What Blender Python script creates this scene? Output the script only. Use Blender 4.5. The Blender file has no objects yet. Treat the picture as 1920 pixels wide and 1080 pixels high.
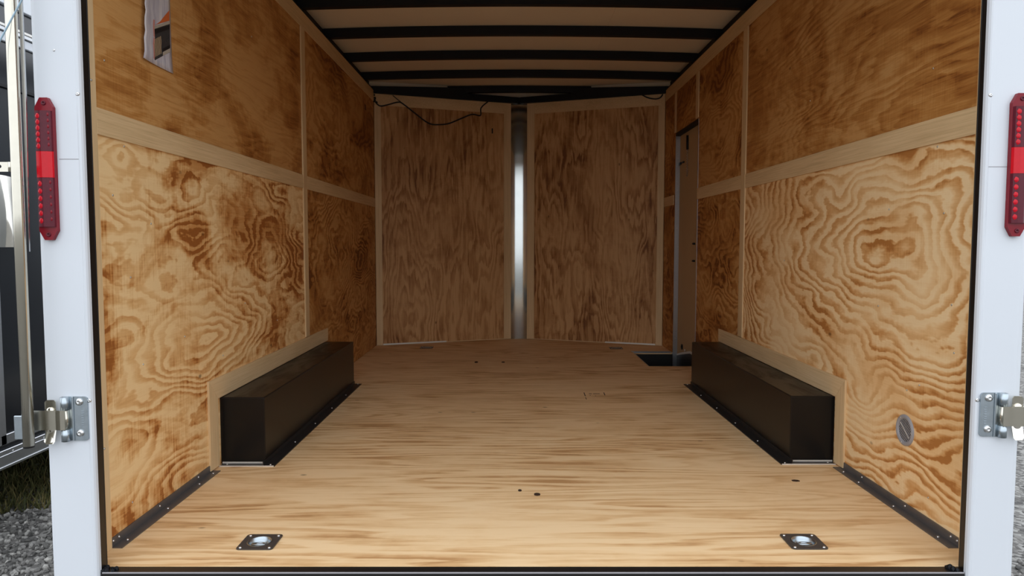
import bpy, bmesh, math, random
from mathutils import Vector, Matrix
random.seed(7)
sc = bpy.context.scene
COL = sc.collection

# ------------------------------------------------------------------ camera, sky, exposure
cam_d = bpy.data.cameras.new('camera')
cam = bpy.data.objects.new('camera', cam_d)
COL.objects.link(cam)
cam_d.sensor_fit = 'HORIZONTAL'; cam_d.sensor_width = 36.0
cam_d.lens = 1339.0 / 1920 * 36.0
cam_d.clip_start = 0.05; cam_d.clip_end = 300
_p, _y, _r = math.radians(-3.6152), math.radians(0.0714), math.radians(0.0295)
fwd = Vector((math.sin(_y) * math.cos(_p), math.cos(_y) * math.cos(_p), math.sin(_p)))
rt = Vector((math.cos(_y), -math.sin(_y), 0)); up = rt.cross(fwd)
rt2 = rt * math.cos(_r) + up * math.sin(_r); up2 = -rt * math.sin(_r) + up * math.cos(_r)
M = Matrix((rt2, up2, -fwd)).transposed().to_4x4()
M.translation = Vector((-0.0715, -1.9005, 0.8825))
cam.matrix_world = M
sc.camera = cam

world = bpy.data.worlds.new('overcast_sky'); sc.world = world
world.use_nodes = True
wn = world.node_tree.nodes; wl = world.node_tree.links
bg = wn['Background']
tc = wn.new('ShaderNodeTexCoord'); sx = wn.new('ShaderNodeSeparateXYZ')
mr = wn.new('ShaderNodeMapRange')
mr.inputs['From Min'].default_value = 0.0; mr.inputs['From Max'].default_value = 1.0
mr.inputs['To Min'].default_value = 0.95; mr.inputs['To Max'].default_value = 1.15
mixc = wn.new('ShaderNodeVectorMath'); mixc.operation = 'SCALE'
mixc.inputs[0].default_value = (0.93, 0.98, 1.06)
wl.new(tc.outputs['Generated'], sx.inputs[0]); wl.new(sx.outputs['Z'], mr.inputs['Value'])
wl.new(mr.outputs['Result'], mixc.inputs['Scale']); wl.new(mixc.outputs[0], bg.inputs['Color'])
bg.inputs['Strength'].default_value = 1.85

sc.view_settings.view_transform = 'Standard'
sc.view_settings.look = 'None'
sc.view_settings.exposure = 0.0
sc.view_settings.gamma = 1.0
sc.view_settings.use_curve_mapping = False
sc.cycles.max_bounces = 16
sc.cycles.diffuse_bounces = 12
sc.cycles.glossy_bounces = 8

# ------------------------------------------------------------------ materials
def srgb(r, g, b):
    def f(c):
        c /= 255.0
        return c / 12.92 if c <= 0.04045 else ((c + 0.055) / 1.055) ** 2.4
    return (f(r), f(g), f(b), 1.0)

class NT:
    """small helper round a material's node tree"""
    def __init__(self, name):
        self.m = bpy.data.materials.new(name); self.m.use_nodes = True
        self.n = self.m.node_tree.nodes; self.l = self.m.node_tree.links
        self.b = self.n['Principled BSDF']
    def new(self, t, **kw):
        nd = self.n.new(t)
        for k, v in kw.items(): setattr(nd, k, v)
        return nd
    def put(self, sock, v):
        if hasattr(v, 'is_output') or isinstance(v, bpy.types.NodeSocket): self.l.new(v, sock)
        else: sock.default_value = v
    def math(self, op, a, b=0.0, c=None):
        nd = self.new('ShaderNodeMath', operation=op)
        self.put(nd.inputs[0], a); self.put(nd.inputs[1], b)
        if c is not None: self.put(nd.inputs[2], c)
        return nd.outputs[0]
    def vec(self, x, y, z=0.0):
        nd = self.new('ShaderNodeCombineXYZ')
        for s, v in zip(nd.inputs, (x, y, z)): self.put(s, v)
        return nd.outputs[0]
    def noise(self, v, scale=1.0, detail=2.0, rough=0.5, dist=0.0):
        nd = self.new('ShaderNodeTexNoise')
        self.l.new(v, nd.inputs['Vector'])
        nd.inputs['Scale'].default_value = scale; nd.inputs['Detail'].default_value = detail
        nd.inputs['Roughness'].default_value = rough; nd.inputs['Distortion'].default_value = dist
        return nd.outputs['Fac']
    def ramp(self, f, stops, interp='LINEAR'):
        nd = self.new('ShaderNodeValToRGB'); e = nd.color_ramp.elements
        nd.color_ramp.interpolation = interp
        while len(e) < len(stops): e.new(0.5)
        for el, (p, c) in zip(e, stops):
            el.position = p; el.color = c if hasattr(c, '__len__') else (c, c, c, 1)
        self.put(nd.inputs[0], f)
        return nd.outputs['Color']
    def mix(self, f, a, b, mode='MIX'):
        nd = self.new('ShaderNodeMix', data_type='RGBA', blend_type=mode)
        self.put(nd.inputs['Factor'], f); self.put(nd.inputs['A'], a); self.put(nd.inputs['B'], b)
        return nd.outputs['Result']
    def obco(self):
        t = self.new('ShaderNodeTexCoord'); s = self.new('ShaderNodeSeparateXYZ')
        self.l.new(t.outputs['Object'], s.inputs[0]); return s.outputs
    def bump(self, h, strength=0.2, dist=0.002):
        nd = self.new('ShaderNodeBump')
        nd.inputs['Strength'].default_value = strength; nd.inputs['Distance'].default_value = dist
        self.put(nd.inputs['Height'], h); self.l.new(nd.outputs[0], self.b.inputs['Normal'])

def flat(name, col, rough=0.5, metal=0.0, spec=0.5, grain=0.0, gscale=40.0, rvar=0.0):
    t = NT(name)
    t.b.inputs['Roughness'].default_value = rough; t.b.inputs['Metallic'].default_value = metal
    t.b.inputs['Specular IOR Level'].default_value = spec
    o = t.obco(); v = t.vec(o[0], o[1], o[2])
    n = t.noise(v, gscale, 4, 0.6)
    g = t.math('MULTIPLY_ADD', n, grain * 2, 1.0 - grain)
    gc = t.vec(g, g, g)
    t.put(t.b.inputs['Base Color'], t.mix(1.0, col, gc, 'MULTIPLY'))
    if rvar:
        t.put(t.b.inputs['Roughness'], t.math('MULTIPLY_ADD', n, rvar * 2, rough - rvar))
    return t.m

def plywood(name, u='y', v='z', seed=0.0, cols=None, centers=(), K=34.0, amp=0.16, nu=0.8, nv=2.2, ringw=1.0,
            patch=0.35, streak=0.16, soft=0.0, rough=0.55, squash=2.3, wob=1.0, warp=0.22, bandw=1.0, mst=0.10, msv=46.0, spec=0.25, wdet=1.0, stv=240.0, chk=1.0):
    """rotary-cut pine face veneer: contour lines of a stretched field give the cathedral figure"""
    t = NT(name); o = t.obco(); ax = {'x': o[0], 'y': o[1], 'z': o[2]}
    U, V = ax[u], ax[v]
    light, mid, dark, deep = cols
    big = t.noise(t.vec(t.math('MULTIPLY', U, nu), t.math('MULTIPLY', V, nv), seed), 1.0, 2.5, 0.45)
    fine = t.noise(t.vec(t.math('MULTIPLY', U, nu * 7), t.math('MULTIPLY', V, nv * 7), seed + 3), 1.0, 3.0, 0.6)
    field = t.math('MULTIPLY', t.math('SUBTRACT', big, 0.5), amp * 6)
    field = t.math('ADD', field, t.math('MULTIPLY', t.math('SUBTRACT', fine, 0.5), 0.075 * wob))
    wa = t.math('MULTIPLY', t.math('SUBTRACT', t.noise(t.vec(t.math('MULTIPLY', U, 2.0), t.math('MULTIPLY', V, 3.6), seed + 21), 1.0, wdet, 0.5), 0.5), warp * 4)
    wb = t.math('MULTIPLY', t.math('SUBTRACT', t.noise(t.vec(t.math('MULTIPLY', U, 2.6), t.math('MULTIPLY', V, 4.4), seed + 27), 1.0, wdet, 0.5), 0.5), warp * 1.6)
    for (cu, cv, w) in centers:
        du = t.math('DIVIDE', t.math('ADD', t.math('SUBTRACT', U, cu), wa), squash); dv = t.math('ADD', t.math('SUBTRACT', V, cv), wb)
        r = t.math('SQRT', t.math('ADD', t.math('MULTIPLY', du, du), t.math('MULTIPLY', dv, dv)))
        if len(centers) > 1:  # several knots: each one fades out
            r = t.math('MULTIPLY', t.math('MINIMUM', r, w), 1.0)
        field = t.math('ADD', field, t.math('MULTIPLY', r, ringw))
    ph = t.math('FRACT', t.math('MULTIPLY', field, K))
    a = 0.10 + soft
    band = t.ramp(ph, [(0.0, 0.75), (0.08, 0.05), (0.40 - soft, 0.0), (0.66, 0.75), (0.92, 1.0), (1.0, 0.75)])
    # bands come and go over the sheet
    fade = t.noise(t.vec(t.math('MULTIPLY', U, 2.2), t.math('MULTIPLY', V, 3.5), seed + 9), 1.0, 3.0, 0.6)
    fade = t.ramp(fade, [(0.34, 0.25), (0.58, 1.0)])
    band = t.math('MULTIPLY', t.math('MULTIPLY', band, fade), bandw)
    ms = t.noise(t.vec(t.math('MULTIPLY', U, 2.6), t.math('ADD', t.math('MULTIPLY', V, msv), t.math('MULTIPLY', big, 16.0)), seed + 12), 1.0, 4.0, 0.62)
    # broad resin-brown patches
    pt = t.noise(t.vec(t.math('MULTIPLY', U, 1.7), t.math('MULTIPLY', V, 2.6), seed + 17), 1.0, 5.0, 0.66, 0.6)
    ck = t.noise(t.vec(t.math('MULTIPLY', U, 130.0), t.math('MULTIPLY', V, 7.0), seed + 7), 1.0, 2.0, 0.6)
    pt = t.math('ADD', pt, t.math('MULTIPLY', t.math('SUBTRACT', ck, 0.5), 0.14 * chk))
    pt = t.ramp(pt, [(0.46, 0.0), (0.60, 1.0)])
    fac = t.math('ADD', t.math('MULTIPLY', band, 1.0 - patch * 0.5), t.math('MULTIPLY', pt, patch))
    # fine grain lines and the checks across them
    st = t.noise(t.vec(t.math('MULTIPLY', U, 5.0), t.math('MULTIPLY', V, stv), seed + 5), 1.0, 3.0, 0.7)
    fac = t.math('ADD', fac, t.math('MULTIPLY', t.math('SUBTRACT', st, 0.5), streak * 2))
    fac = t.math('ADD', fac, t.math('MULTIPLY', t.math('SUBTRACT', ck, 0.5), 0.15 * chk))
    fac = t.math('ADD', fac, t.math('MULTIPLY', t.math('SUBTRACT', ms, 0.5), mst * 4))
    c = t.ramp(fac, [(0.0, light), (0.38, mid), (0.80, dark), (1.0, deep)])
    # pin knots and open defects
    vo = t.new('ShaderNodeTexVoronoi'); vo.inputs['Scale'].default_value = 1.0
    t.l.new(t.vec(t.math('MULTIPLY', U, 3.1), t.math('MULTIPLY', V, 5.3), seed + 2), vo.inputs['Vector'])
    kn = t.ramp(vo.outputs['Distance'], [(0.0, 1.0), (0.022, 0.85), (0.05, 0.0)])
    c = t.mix(t.math('MULTIPLY', kn, 0.7), c, srgb(84, 52, 26))
    t.put(t.b.inputs['Base Color'], c)
    t.b.inputs['Roughness'].default_value = rough
    t.b.inputs['Specular IOR Level'].default_value = spec
    t.bump(t.math('ADD', st, t.math('MULTIPLY', fac, -0.6)), 0.18, 0.0012)
    return t.m

def luan(name, u):
    t = NT(name); o = t.obco(); ax = {'x': o[0], 'y': o[1], 'z': o[2]}
    a = [t.math('MULTIPLY', ax[k], 4.0 if k == u else 260.0) for k in 'xyz']
    n = t.noise(t.vec(*a), 1.0, 3, 0.65)
    b = [t.math('MULTIPLY', ax[k], 1.5 if k == u else 9.0) for k in 'xyz']
    n2 = t.noise(t.vec(*b), 1.0, 3, 0.5)
    f = t.math('ADD', t.math('MULTIPLY', n, 0.6), t.math('MULTIPLY', n2, 0.4))
    c = t.ramp(f, [(0.30, srgb(192, 161, 118)), (0.5, srgb(215, 185, 140)), (0.72, srgb(229, 202, 160))])
    t.put(t.b.inputs['Base Color'], c)
    t.b.inputs['Roughness'].default_value = 0.6; t.b.inputs['Specular IOR Level'].default_value = 0.25
    t.bump(n, 0.1, 0.001)
    return t.m

C_WARM = (srgb(243, 213, 165), srgb(233, 192, 137), srgb(209, 154, 93), srgb(178, 118, 60))
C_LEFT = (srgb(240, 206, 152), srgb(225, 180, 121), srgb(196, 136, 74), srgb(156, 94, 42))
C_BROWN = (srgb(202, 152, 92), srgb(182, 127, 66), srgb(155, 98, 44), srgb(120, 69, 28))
C_FLOOR = (srgb(238, 206, 160), srgb(229, 193, 144), srgb(212, 170, 120), srgb(188, 144, 96))
C_NOSE = (srgb(202, 158, 108), srgb(182, 136, 86), srgb(152, 105, 60), srgb(122, 78, 42))

MAT = {
    'ply_left_low': plywood('ply_left_low', 'y', 'z', 1.3, C_LEFT, [(0.27, 1.12, 0.20), (0.62, 1.0, 0.14)],
                            K=24, amp=0.17, ringw=0.8, patch=0.70, squash=1.6, nu=0.9, nv=2.3, warp=.20, mst=.09, streak=.2),
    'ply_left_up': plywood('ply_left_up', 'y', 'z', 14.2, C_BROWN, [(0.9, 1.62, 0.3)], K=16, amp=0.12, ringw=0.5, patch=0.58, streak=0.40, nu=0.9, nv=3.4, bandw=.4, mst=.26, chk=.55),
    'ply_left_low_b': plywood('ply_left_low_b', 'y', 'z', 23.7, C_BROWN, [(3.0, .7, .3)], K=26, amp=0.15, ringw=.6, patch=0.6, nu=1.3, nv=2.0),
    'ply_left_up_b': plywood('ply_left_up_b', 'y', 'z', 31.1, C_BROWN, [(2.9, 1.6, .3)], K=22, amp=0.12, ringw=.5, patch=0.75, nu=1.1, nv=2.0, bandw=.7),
    'ply_right_low': plywood('ply_right_low', 'y', 'z', 41.0, C_WARM, [(0.60, 0.86, 9)], K=25, amp=0.055, ringw=1.0, patch=0.36, squash=2.4, nu=1.0, nv=2.2, wob=0.9, warp=.17, mst=.05, chk=.6),
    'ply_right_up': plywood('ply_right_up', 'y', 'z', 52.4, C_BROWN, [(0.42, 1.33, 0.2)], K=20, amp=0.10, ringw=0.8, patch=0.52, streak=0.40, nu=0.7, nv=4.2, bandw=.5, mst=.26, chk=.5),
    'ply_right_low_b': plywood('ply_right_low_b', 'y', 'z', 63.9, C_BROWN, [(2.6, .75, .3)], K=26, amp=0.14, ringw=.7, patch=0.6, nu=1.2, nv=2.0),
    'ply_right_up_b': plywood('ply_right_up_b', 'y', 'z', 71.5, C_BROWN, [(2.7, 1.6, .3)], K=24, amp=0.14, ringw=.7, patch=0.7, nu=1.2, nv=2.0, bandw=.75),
    'ply_nose_left': plywood('ply_nose_left', 'z', 'x', 82.6, C_NOSE, [(0.35, -.95, .3), (1.0, -.3, .2)], K=30, amp=0.08, ringw=.5, patch=0.35, squash=4.0, nu=0.45, nv=3.2, bandw=.7, mst=.26, streak=.34, stv=130, chk=.3),
    'ply_nose_right': plywood('ply_nose_right', 'z', 'x', 95.3, C_NOSE, [(0.9, .45, .2), (1.2, .8, .3)], K=32, amp=0.08, ringw=.5, patch=0.4, squash=4.0, nu=0.45, nv=3.2, bandw=.85, mst=.26, streak=.34, stv=130, chk=.3),
    'luan_y': luan('luan_y', 'y'), 'luan_z': luan('luan_z', 'z'), 'luan_x': luan('luan_x', 'x'),
    'black_steel': flat('black_steel', srgb(13, 13, 14), 0.30, 0.0, 0.34, 0.08, 14),
    'black_frame': flat('black_frame', srgb(15, 16, 20), 0.55, 0.0, 0.3, 0.2, 30),
    'black_jamb': flat('black_jamb', srgb(24, 22, 20), 0.38, 0.0, 0.5, 0.3, 20),
    'dark_angle': flat('dark_angle', srgb(60, 58, 57), 0.38, 0.6, 0.5, 0.25, 25),
    'plate_steel': flat('plate_steel', srgb(84, 80, 77), 0.4, 0.5, 0.5, 0.15, 30),
    'mill_angle': flat('mill_angle', srgb(104, 100, 98), 0.42, 0.45, 0.5, 0.2, 25),
    'aluminium': flat('aluminium', srgb(196, 198, 200), 0.3, 1.0, 0.5, 0.08, 60, 0.05),
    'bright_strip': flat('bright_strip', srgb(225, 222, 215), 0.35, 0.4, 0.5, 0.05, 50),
    'nose_metal': flat('nose_metal', srgb(186, 188, 184), 0.11, 1.0, 0.5, 0.05, 12),
    'zinc': flat('zinc', srgb(176, 186, 192), 0.34, 1.0, 0.5, 0.12, 70, 0.06),
    'nickel': flat('nickel', srgb(204, 199, 184), 0.22, 1.0, 0.5, 0.06, 50),
    'polished': flat('polished', srgb(230, 226, 214), 0.10, 1.0, 0.5, 0.02, 20),
    'screw': flat('screw', srgb(214, 214, 212), 0.28, 1.0, 0.5, 0.05, 90),
    'white_paint': flat('white_paint', srgb(210, 214, 218), 0.3, 0.0, 0.5, 0.02, 3),
    'ceiling_sheet': flat('ceiling_sheet', srgb(232, 222, 202), 0.55, 0.0, 0.4, 0.05, 2.5),
    'door_skin': flat('door_skin', srgb(186, 158, 120), 0.7, 0.0, 0.1, 0.03, 4),
    'black_rubber': flat('black_rubber', srgb(20, 19, 18), 0.55, 0.0, 0.4, 0.1, 30),
    'red_base': flat('red_base', srgb(122, 6, 26), 0.25, 0.0, 0.3, 0.15, 60),
    'red_reflector': flat('red_reflector', srgb(196, 10, 28), 0.18, 0.0, 0.3, 0.1, 80),
    'red_led': flat('red_led', srgb(190, 10, 32), 0.2, 0.0, 0.3, 0.3, 120),
    'red_dark': flat('red_dark', srgb(84, 8, 28), 0.25, 0.0, 0.3, 0.3, 120),
    'grey_plastic': flat('grey_plastic', srgb(150, 148, 150), 0.45, 0.0, 0.5, 0.08, 60),
    'dark_hole': flat('dark_hole', srgb(14, 13, 13), 0.8),
    'ink': flat('ink', srgb(58, 38, 20), 0.8),
    'black_gloss': flat('black_gloss', srgb(22, 25, 30), 0.16, 0.0, 0.6, 0.1, 4),
    'orange_print': flat('orange_print', srgb(206, 104, 52), 0.5, 0.0, 0.3, 0.12, 60),
    'dark_print': flat('dark_print', srgb(58, 56, 56), 0.5, 0.0, 0.3, 0.35, 90),
    'black_print': flat('black_print', srgb(30, 28, 30), 0.5, 0.0, 0.3, 0.3, 90),
    'pale_print': flat('pale_print', srgb(176, 166, 150), 0.5, 0.0, 0.3, 0.2, 90),
    'beige_print': flat('beige_print', srgb(186, 162, 128), 0.5, 0.0, 0.3, 0.2, 120),
    'pink_print': flat('pink_print', srgb(206, 142, 130), 0.5, 0.0, 0.3, 0.15, 60),
    'blue_cord': flat('blue_cord', srgb(150, 176, 190), 0.5),
}

def mat_floor():
    return plywood('ply_floor', 'x', 'y', 5.5, C_FLOOR, (), K=24, amp=0.15, nu=0.36, nv=3.4, patch=0.25, streak=0.5, rough=0.6, wob=0.6, bandw=.85, mst=.40, msv=26.0, spec=.12, stv=120.0, chk=.12)
MAT['ply_floor'] = mat_floor()

def mat_dusty():
    t = NT('dusty_steel'); o = t.obco()
    n = t.noise(t.vec(t.math('MULTIPLY', o[0], 9), t.math('MULTIPLY', o[1], 3.2), o[2]), 1.0, 4, 0.6, 0.8)
    f = t.ramp(n, [(0.45, 0.0), (0.68, 1.0)])
    t.put(t.b.inputs['Base Color'], t.mix(f, srgb(16, 15, 15), srgb(50, 42, 34)))
    t.put(t.b.inputs['Roughness'], t.math('MULTIPLY_ADD', f, 0.3, 0.35)); t.b.inputs['Specular IOR Level'].default_value = 0.35
    return t.m
MAT['dusty_steel'] = mat_dusty()

def mat_paper():
    t = NT('printed_paper'); o = t.obco()
    n = t.noise(t.vec(o[0], t.math('MULTIPLY', o[1], 38), t.math('MULTIPLY', o[2], 5.0)), 1.0, 4, 0.6)
    c = t.ramp(n, [(0.3, srgb(158, 152, 168)), (0.5, srgb(196, 192, 200)), (0.68, srgb(222, 216, 214))])
    t.put(t.b.inputs['Base Color'], c); t.b.inputs['Roughness'].default_value = 0.5
    return t.m
MAT['paper'] = mat_paper()

def mat_gravel(name, k=1.0):
    t = NT(name); o = t.obco(); v = t.vec(o[0], o[1], o[2])
    vo = t.new('ShaderNodeTexVoronoi'); vo.inputs['Scale'].default_value = 42.0
    t.l.new(v, vo.inputs['Vector'])
    hs = t.new('ShaderNodeSeparateColor'); t.l.new(vo.outputs['Color'], hs.inputs[0])
    c = t.ramp(hs.outputs[0], [(0.0, srgb(92 * k, 90 * k, 88 * k)), (0.5, srgb(138 * k, 135 * k, 130 * k)), (1.0, srgb(190 * k, 188 * k, 182 * k))])
    t.put(t.b.inputs['Base Color'], c); t.b.inputs['Roughness'].default_value = 0.9
    t.b.inputs['Specular IOR Level'].default_value = 0.2
    t.bump(t.math('MULTIPLY', vo.outputs['Distance'], -1.0), 0.8, 0.012)
    return t.m
MAT['gravel'] = mat_gravel('gravel_bed', .8)

def mat_pebble():
    t = NT('pebble')
    g = t.new('ShaderNodeNewGeometry')
    c = t.ramp(g.outputs['Random Per Island'], [(0.0, srgb(74, 73, 71)), (0.5, srgb(116, 114, 110)), (0.85, srgb(152, 150, 145)), (1.0, srgb(180, 177, 170))])
    t.put(t.b.inputs['Base Color'], c); t.b.inputs['Roughness'].default_value = 0.9
    t.b.inputs['Specular IOR Level'].default_value = 0.2
    return t.m
MAT['pebble'] = mat_pebble()

def mat_grass():
    t = NT('grass_blades'); g = t.new('ShaderNodeNewGeometry')
    c = t.ramp(g.outputs['Random Per Island'], [(0.0, srgb(60, 66, 30)), (0.6, srgb(92, 92, 46)), (1.0, srgb(126, 110, 66))])
    t.put(t.b.inputs['Base Color'], c); t.b.inputs['Roughness'].default_value = 0.8
    return t.m
MAT['grass'] = mat_grass()
MAT['soil'] = flat('soil', srgb(74, 68, 48), 0.9, 0, 0.2, 0.4, 30)

# ------------------------------------------------------------------ mesh helpers
def bm_box(bm, x0, x1, y0, y1, z0, z1, bev=0.0):
    r = bmesh.ops.create_cube(bm, size=1.0)
    vs = r['verts']
    for v in vs:
        v.co = Vector(((x0 + x1) / 2 + v.co.x * (x1 - x0), (y0 + y1) / 2 + v.co.y * (y1 - y0), (z0 + z1) / 2 + v.co.z * (z1 - z0)))
    if bev:
        es = list({e for v in vs for e in v.link_edges})
        bmesh.ops.bevel(bm, geom=es, offset=bev, segments=1, profile=0.5, affect='EDGES')
    return bm

def box(*a, bev=0.0):
    return bm_box(bmesh.new(), *a, bev=bev)

def bm_extrude_poly(bm, pts, d):
    """pts: list of 3D points (planar), d: thickness vector"""
    d = Vector(d); n = len(pts)
    a = [bm.verts.new(p) for p in pts]; b = [bm.verts.new(Vector(p) + d) for p in pts]
    bm.faces.new(a); bm.faces.new(b[::-1])
    for i in range(n):
        bm.faces.new((a[i], b[i], b[(i + 1) % n], a[(i + 1) % n]))
    return bm

def poly(pts, d):
    return bm_extrude_poly(bmesh.new(), pts, d)

def bm_tube(bm, path, r, n=8, cap=True):
    path = [Vector(p) for p in path]; rings = []
    ref = None
    for i, p in enumerate(path):
        t = (path[min(i + 1, len(path) - 1)] - path[max(i - 1, 0)]).normalized()
        if ref is None:
            ref = Vector((0, 0, 1)) if abs(t.z) < 0.9 else Vector((1, 0, 0))
        s = t.cross(ref)
        if s.length < 1e-5: s = t.orthogonal()
        s.normalize(); w = s.cross(t); ref = w
        rad = r[i] if hasattr(r, '__len__') else r
        rings.append([bm.verts.new(p + (s * math.cos(2 * math.pi * k / n) + w * math.sin(2 * math.pi * k / n)) * rad) for k in range(n)])
    for a, b in zip(rings, rings[1:]):
        for k in range(n):
            f = bm.faces.new((a[k], a[(k + 1) % n], b[(k + 1) % n], b[k])); f.smooth = True
    if cap:
        bm.faces.new(rings[0][::-1]); bm.faces.new(rings[-1])
    return bm

def tube(path, r, n=8):
    return bm_tube(bmesh.new(), path, r, n)

def smooth_path(pts, k=5):
    P = [Vector(p) for p in pts]; out = []
    for i in range(len(P) - 1):
        p0, p1, p2, p3 = P[max(i - 1, 0)], P[i], P[i + 1], P[min(i + 2, len(P) - 1)]
        for j in range(k):
            t = j / k
            out.append(0.5 * ((2 * p1) + (p2 - p0) * t + (2 * p0 - 5 * p1 + 4 * p2 - p3) * t * t + (3 * p1 - p0 - 3 * p2 + p3) * t ** 3))
    out.append(P[-1]); return out

def bm_lathe(bm, prof, origin, axis='z', n=20, close=False):
    """prof: (radius, height) pairs round an axis through origin"""
    o = Vector(origin); rings = []
    A = {'z': (Vector((1, 0, 0)), Vector((0, 1, 0)), Vector((0, 0, 1))), 'y': (Vector((1, 0, 0)), Vector((0, 0, 1)), Vector((0, -1, 0))),
         'x': (Vector((0, 1, 0)), Vector((0, 0, 1)), Vector((1, 0, 0))), '-x': (Vector((0, -1, 0)), Vector((0, 0, 1)), Vector((-1, 0, 0)))}[axis]
    for (r, h) in prof:
        if r < 1e-6: rings.append([bm.verts.new(o + A[2] * h)])
        else: rings.append([bm.verts.new(o + (A[0] * math.cos(2 * math.pi * k / n) + A[1] * math.sin(2 * math.pi * k / n)) * r + A[2] * h) for k in range(n)])
    for a, b in zip(rings, rings[1:]):
        for k in range(n):
            k2 = (k + 1) % n
            if len(a) == 1: vs = (a[0], b[k], b[k2])
            elif len(b) == 1: vs = (a[k], a[k2], b[0])
            else: vs = (a[k], a[k2], b[k2], b[k])
            f = bm.faces.new(vs); f.smooth = True
    return bm

def lathe(*a, **k):
    return bm_lathe(bmesh.new(), *a, **k)

def bm_holed(bm, outer, holes, z0, z1):
    """a horizontal sheet with holes: outer and holes are lists of (x, y)"""
    loops = []
    es = []
    for L in [outer] + list(holes):
        vs = [bm.verts.new((p[0], p[1], z1)) for p in L]
        es += [bm.edges.new((vs[i], vs[(i + 1) % len(vs)])) for i in range(len(vs))]
        loops.append(vs)
    bmesh.ops.triangle_fill(bm, use_beauty=True, use_dissolve=False, edges=es, normal=(0, 0, 1))
    top = list(bm.faces)
    low = {}
    for L in loops:
        for v in L: low[v] = bm.verts.new((v.co.x, v.co.y, z0))
    for f in top:
        bm.faces.new([low[v] for v in f.verts][::-1])
    for L in loops:
        for i in range(len(L)):
            a, b = L[i], L[(i + 1) % len(L)]
            bm.faces.new((a, b, low[b], low[a]))
    return bm

def obj(name, bm, mat, parent=None, recalc=True):
    if recalc: bmesh.ops.recalc_face_normals(bm, faces=list(bm.faces))
    me = bpy.data.meshes.new(name); bm.to_mesh(me); bm.free()
    me.materials.append(MAT[mat] if isinstance(mat, str) else mat)
    o = bpy.data.objects.new(name, me); COL.objects.link(o)
    if parent: o.parent = parent
    return o

def dup(o, parent, loc=None, rot=None):
    c = o.copy(); COL.objects.link(c); c.parent = parent
    if loc is not None: c.location = loc
    if rot is not None: c.rotation_euler = rot
    return c

def struct(o):
    o['kind'] = 'structure'; return o

def thing(name, label, cat, loc=(0, 0, 0), group=None):
    o = bpy.data.objects.new(name, None); COL.objects.link(o); o.location = loc
    o.empty_display_size = 0.1
    o['label'] = label; o['category'] = cat
    if group: o['group'] = group
    return o

def tag(o, label, cat, group=None):
    o['label'] = label; o['category'] = cat
    if group: o['group'] = group
    return o

# one pan-head screw mesh per facing, shared
def screw_mesh(axis, r=0.005, h=0.003):
    bm = lathe([(r * 1.05, 0), (r, h * 0.55), (r * 0.6, h * 0.95), (r * 0.22, h), (r * 0.2, h * 0.55), (0, h * 0.5)], (0, 0, 0), axis, n=12)
    bmesh.ops.recalc_face_normals(bm, faces=list(bm.faces))
    me = bpy.data.meshes.new('screw_head'); bm.to_mesh(me); bm.free(); me.materials.append(MAT['screw']); return me
SCREW = {k: screw_mesh(k) for k in ('z', 'y', 'x', '-x')}
def screw(parent, loc, axis='z', s=1.0, name='screw', mesh=None):
    o = bpy.data.objects.new(name, mesh or SCREW[axis]); COL.objects.link(o); o.parent = parent
    o.location = loc; o.scale = (s, s, s); return o

WX = 1.23      # half the inner width
ZT = 2.158     # top of the wall lining
YC = 4.20      # where the nose begins
GZ = -0.55     # ground

# ------------------------------------------------------------------ floor
floor = struct(obj('floor', box(-1.26, 1.26, -0.002, 0.04, -0.14, -0.0205), 'black_frame'))
def circ(cx, cy, r, n=20):
    return [(cx + r * math.cos(2 * math.pi * i / n), cy + r * math.sin(2 * math.pi * i / n)) for i in range(n)]
RINGS = [(-0.812, 0.155), (0.793, 0.158), (-0.783, 4.077), (0.809, 4.05)]
HX0, HX1, HY0, HY1 = 0.918, 1.262, 3.175, 3.855
g = 0.0012
J = [0.0, 1.26, 2.515, 3.78]
def sheet(name, outer, holes):
    o = obj(name, bm_holed(bmesh.new(), outer, holes, -0.019, 0.0), 'ply_floor', floor); return o
sheet('plywood_sheet', [(-WX - .004, 0), (WX + .004, 0), (WX + .004, J[1] - g), (-WX - .004, J[1] - g)], [circ(x, y, 0.034) for x, y in RINGS[:2]])
sheet('plywood_sheet', [(-WX - .004, J[1] + g), (WX + .004, J[1] + g), (WX + .004, J[2] - g), (-WX - .004, J[2] - g)], [])
sheet('plywood_sheet', [(-WX - .004, J[2] + g), (WX + .004, J[2] + g), (WX + .004, HY0), (HX0, HY0), (HX0, J[3] - g), (-WX - .004, J[3] - g)], [])
sheet('plywood_sheet', [(-WX - .004, J[3] + g), (HX0, J[3] + g), (HX0, HY1), (WX + .004, HY1), (WX + .004, YC), (0.07, 4.645), (-0.08, 4.645), (-WX - .004, YC)],
      [circ(x, y, 0.034) for x, y in RINGS[2:]])
bm = bmesh.new()
for y in J[1:]:
    bm_box(bm, -1.25, 0.9, y - .03, y + .03, -0.10, -0.0195)
obj('crossmember', bm, 'black_frame', floor)
# step well beside the side door
bm = bmesh.new()
bm_box(bm, HX0 - .02, HX0, HY0 - .02, HY1 + .02, -0.26, -0.0195)
bm_box(bm, HX0 - .02, 1.30, HY1, HY1 + .02, -0.26, -0.0195)
bm_box(bm, HX0 - .02, 1.30, HY0 - .02, HY0, -0.26, -0.0195)
bm_box(bm, HX0 - .02, 1.30, HY0 - .02, HY1 + .02, -0.28, -0.25)
obj('step_well', bm, 'black_jamb', floor)
bm = bmesh.new()
bm_box(bm, HX0 - .012, 1.226, HY1 - .003, HY1 + .014, -0.010, 0.004, bev=.001)
bm_box(bm, HX0 - .006, HX0 + .001, HY0, HY1 - .004, -0.008, 0.0015, bev=.001)
obj('step_edging', bm, 'aluminium', floor)
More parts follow.
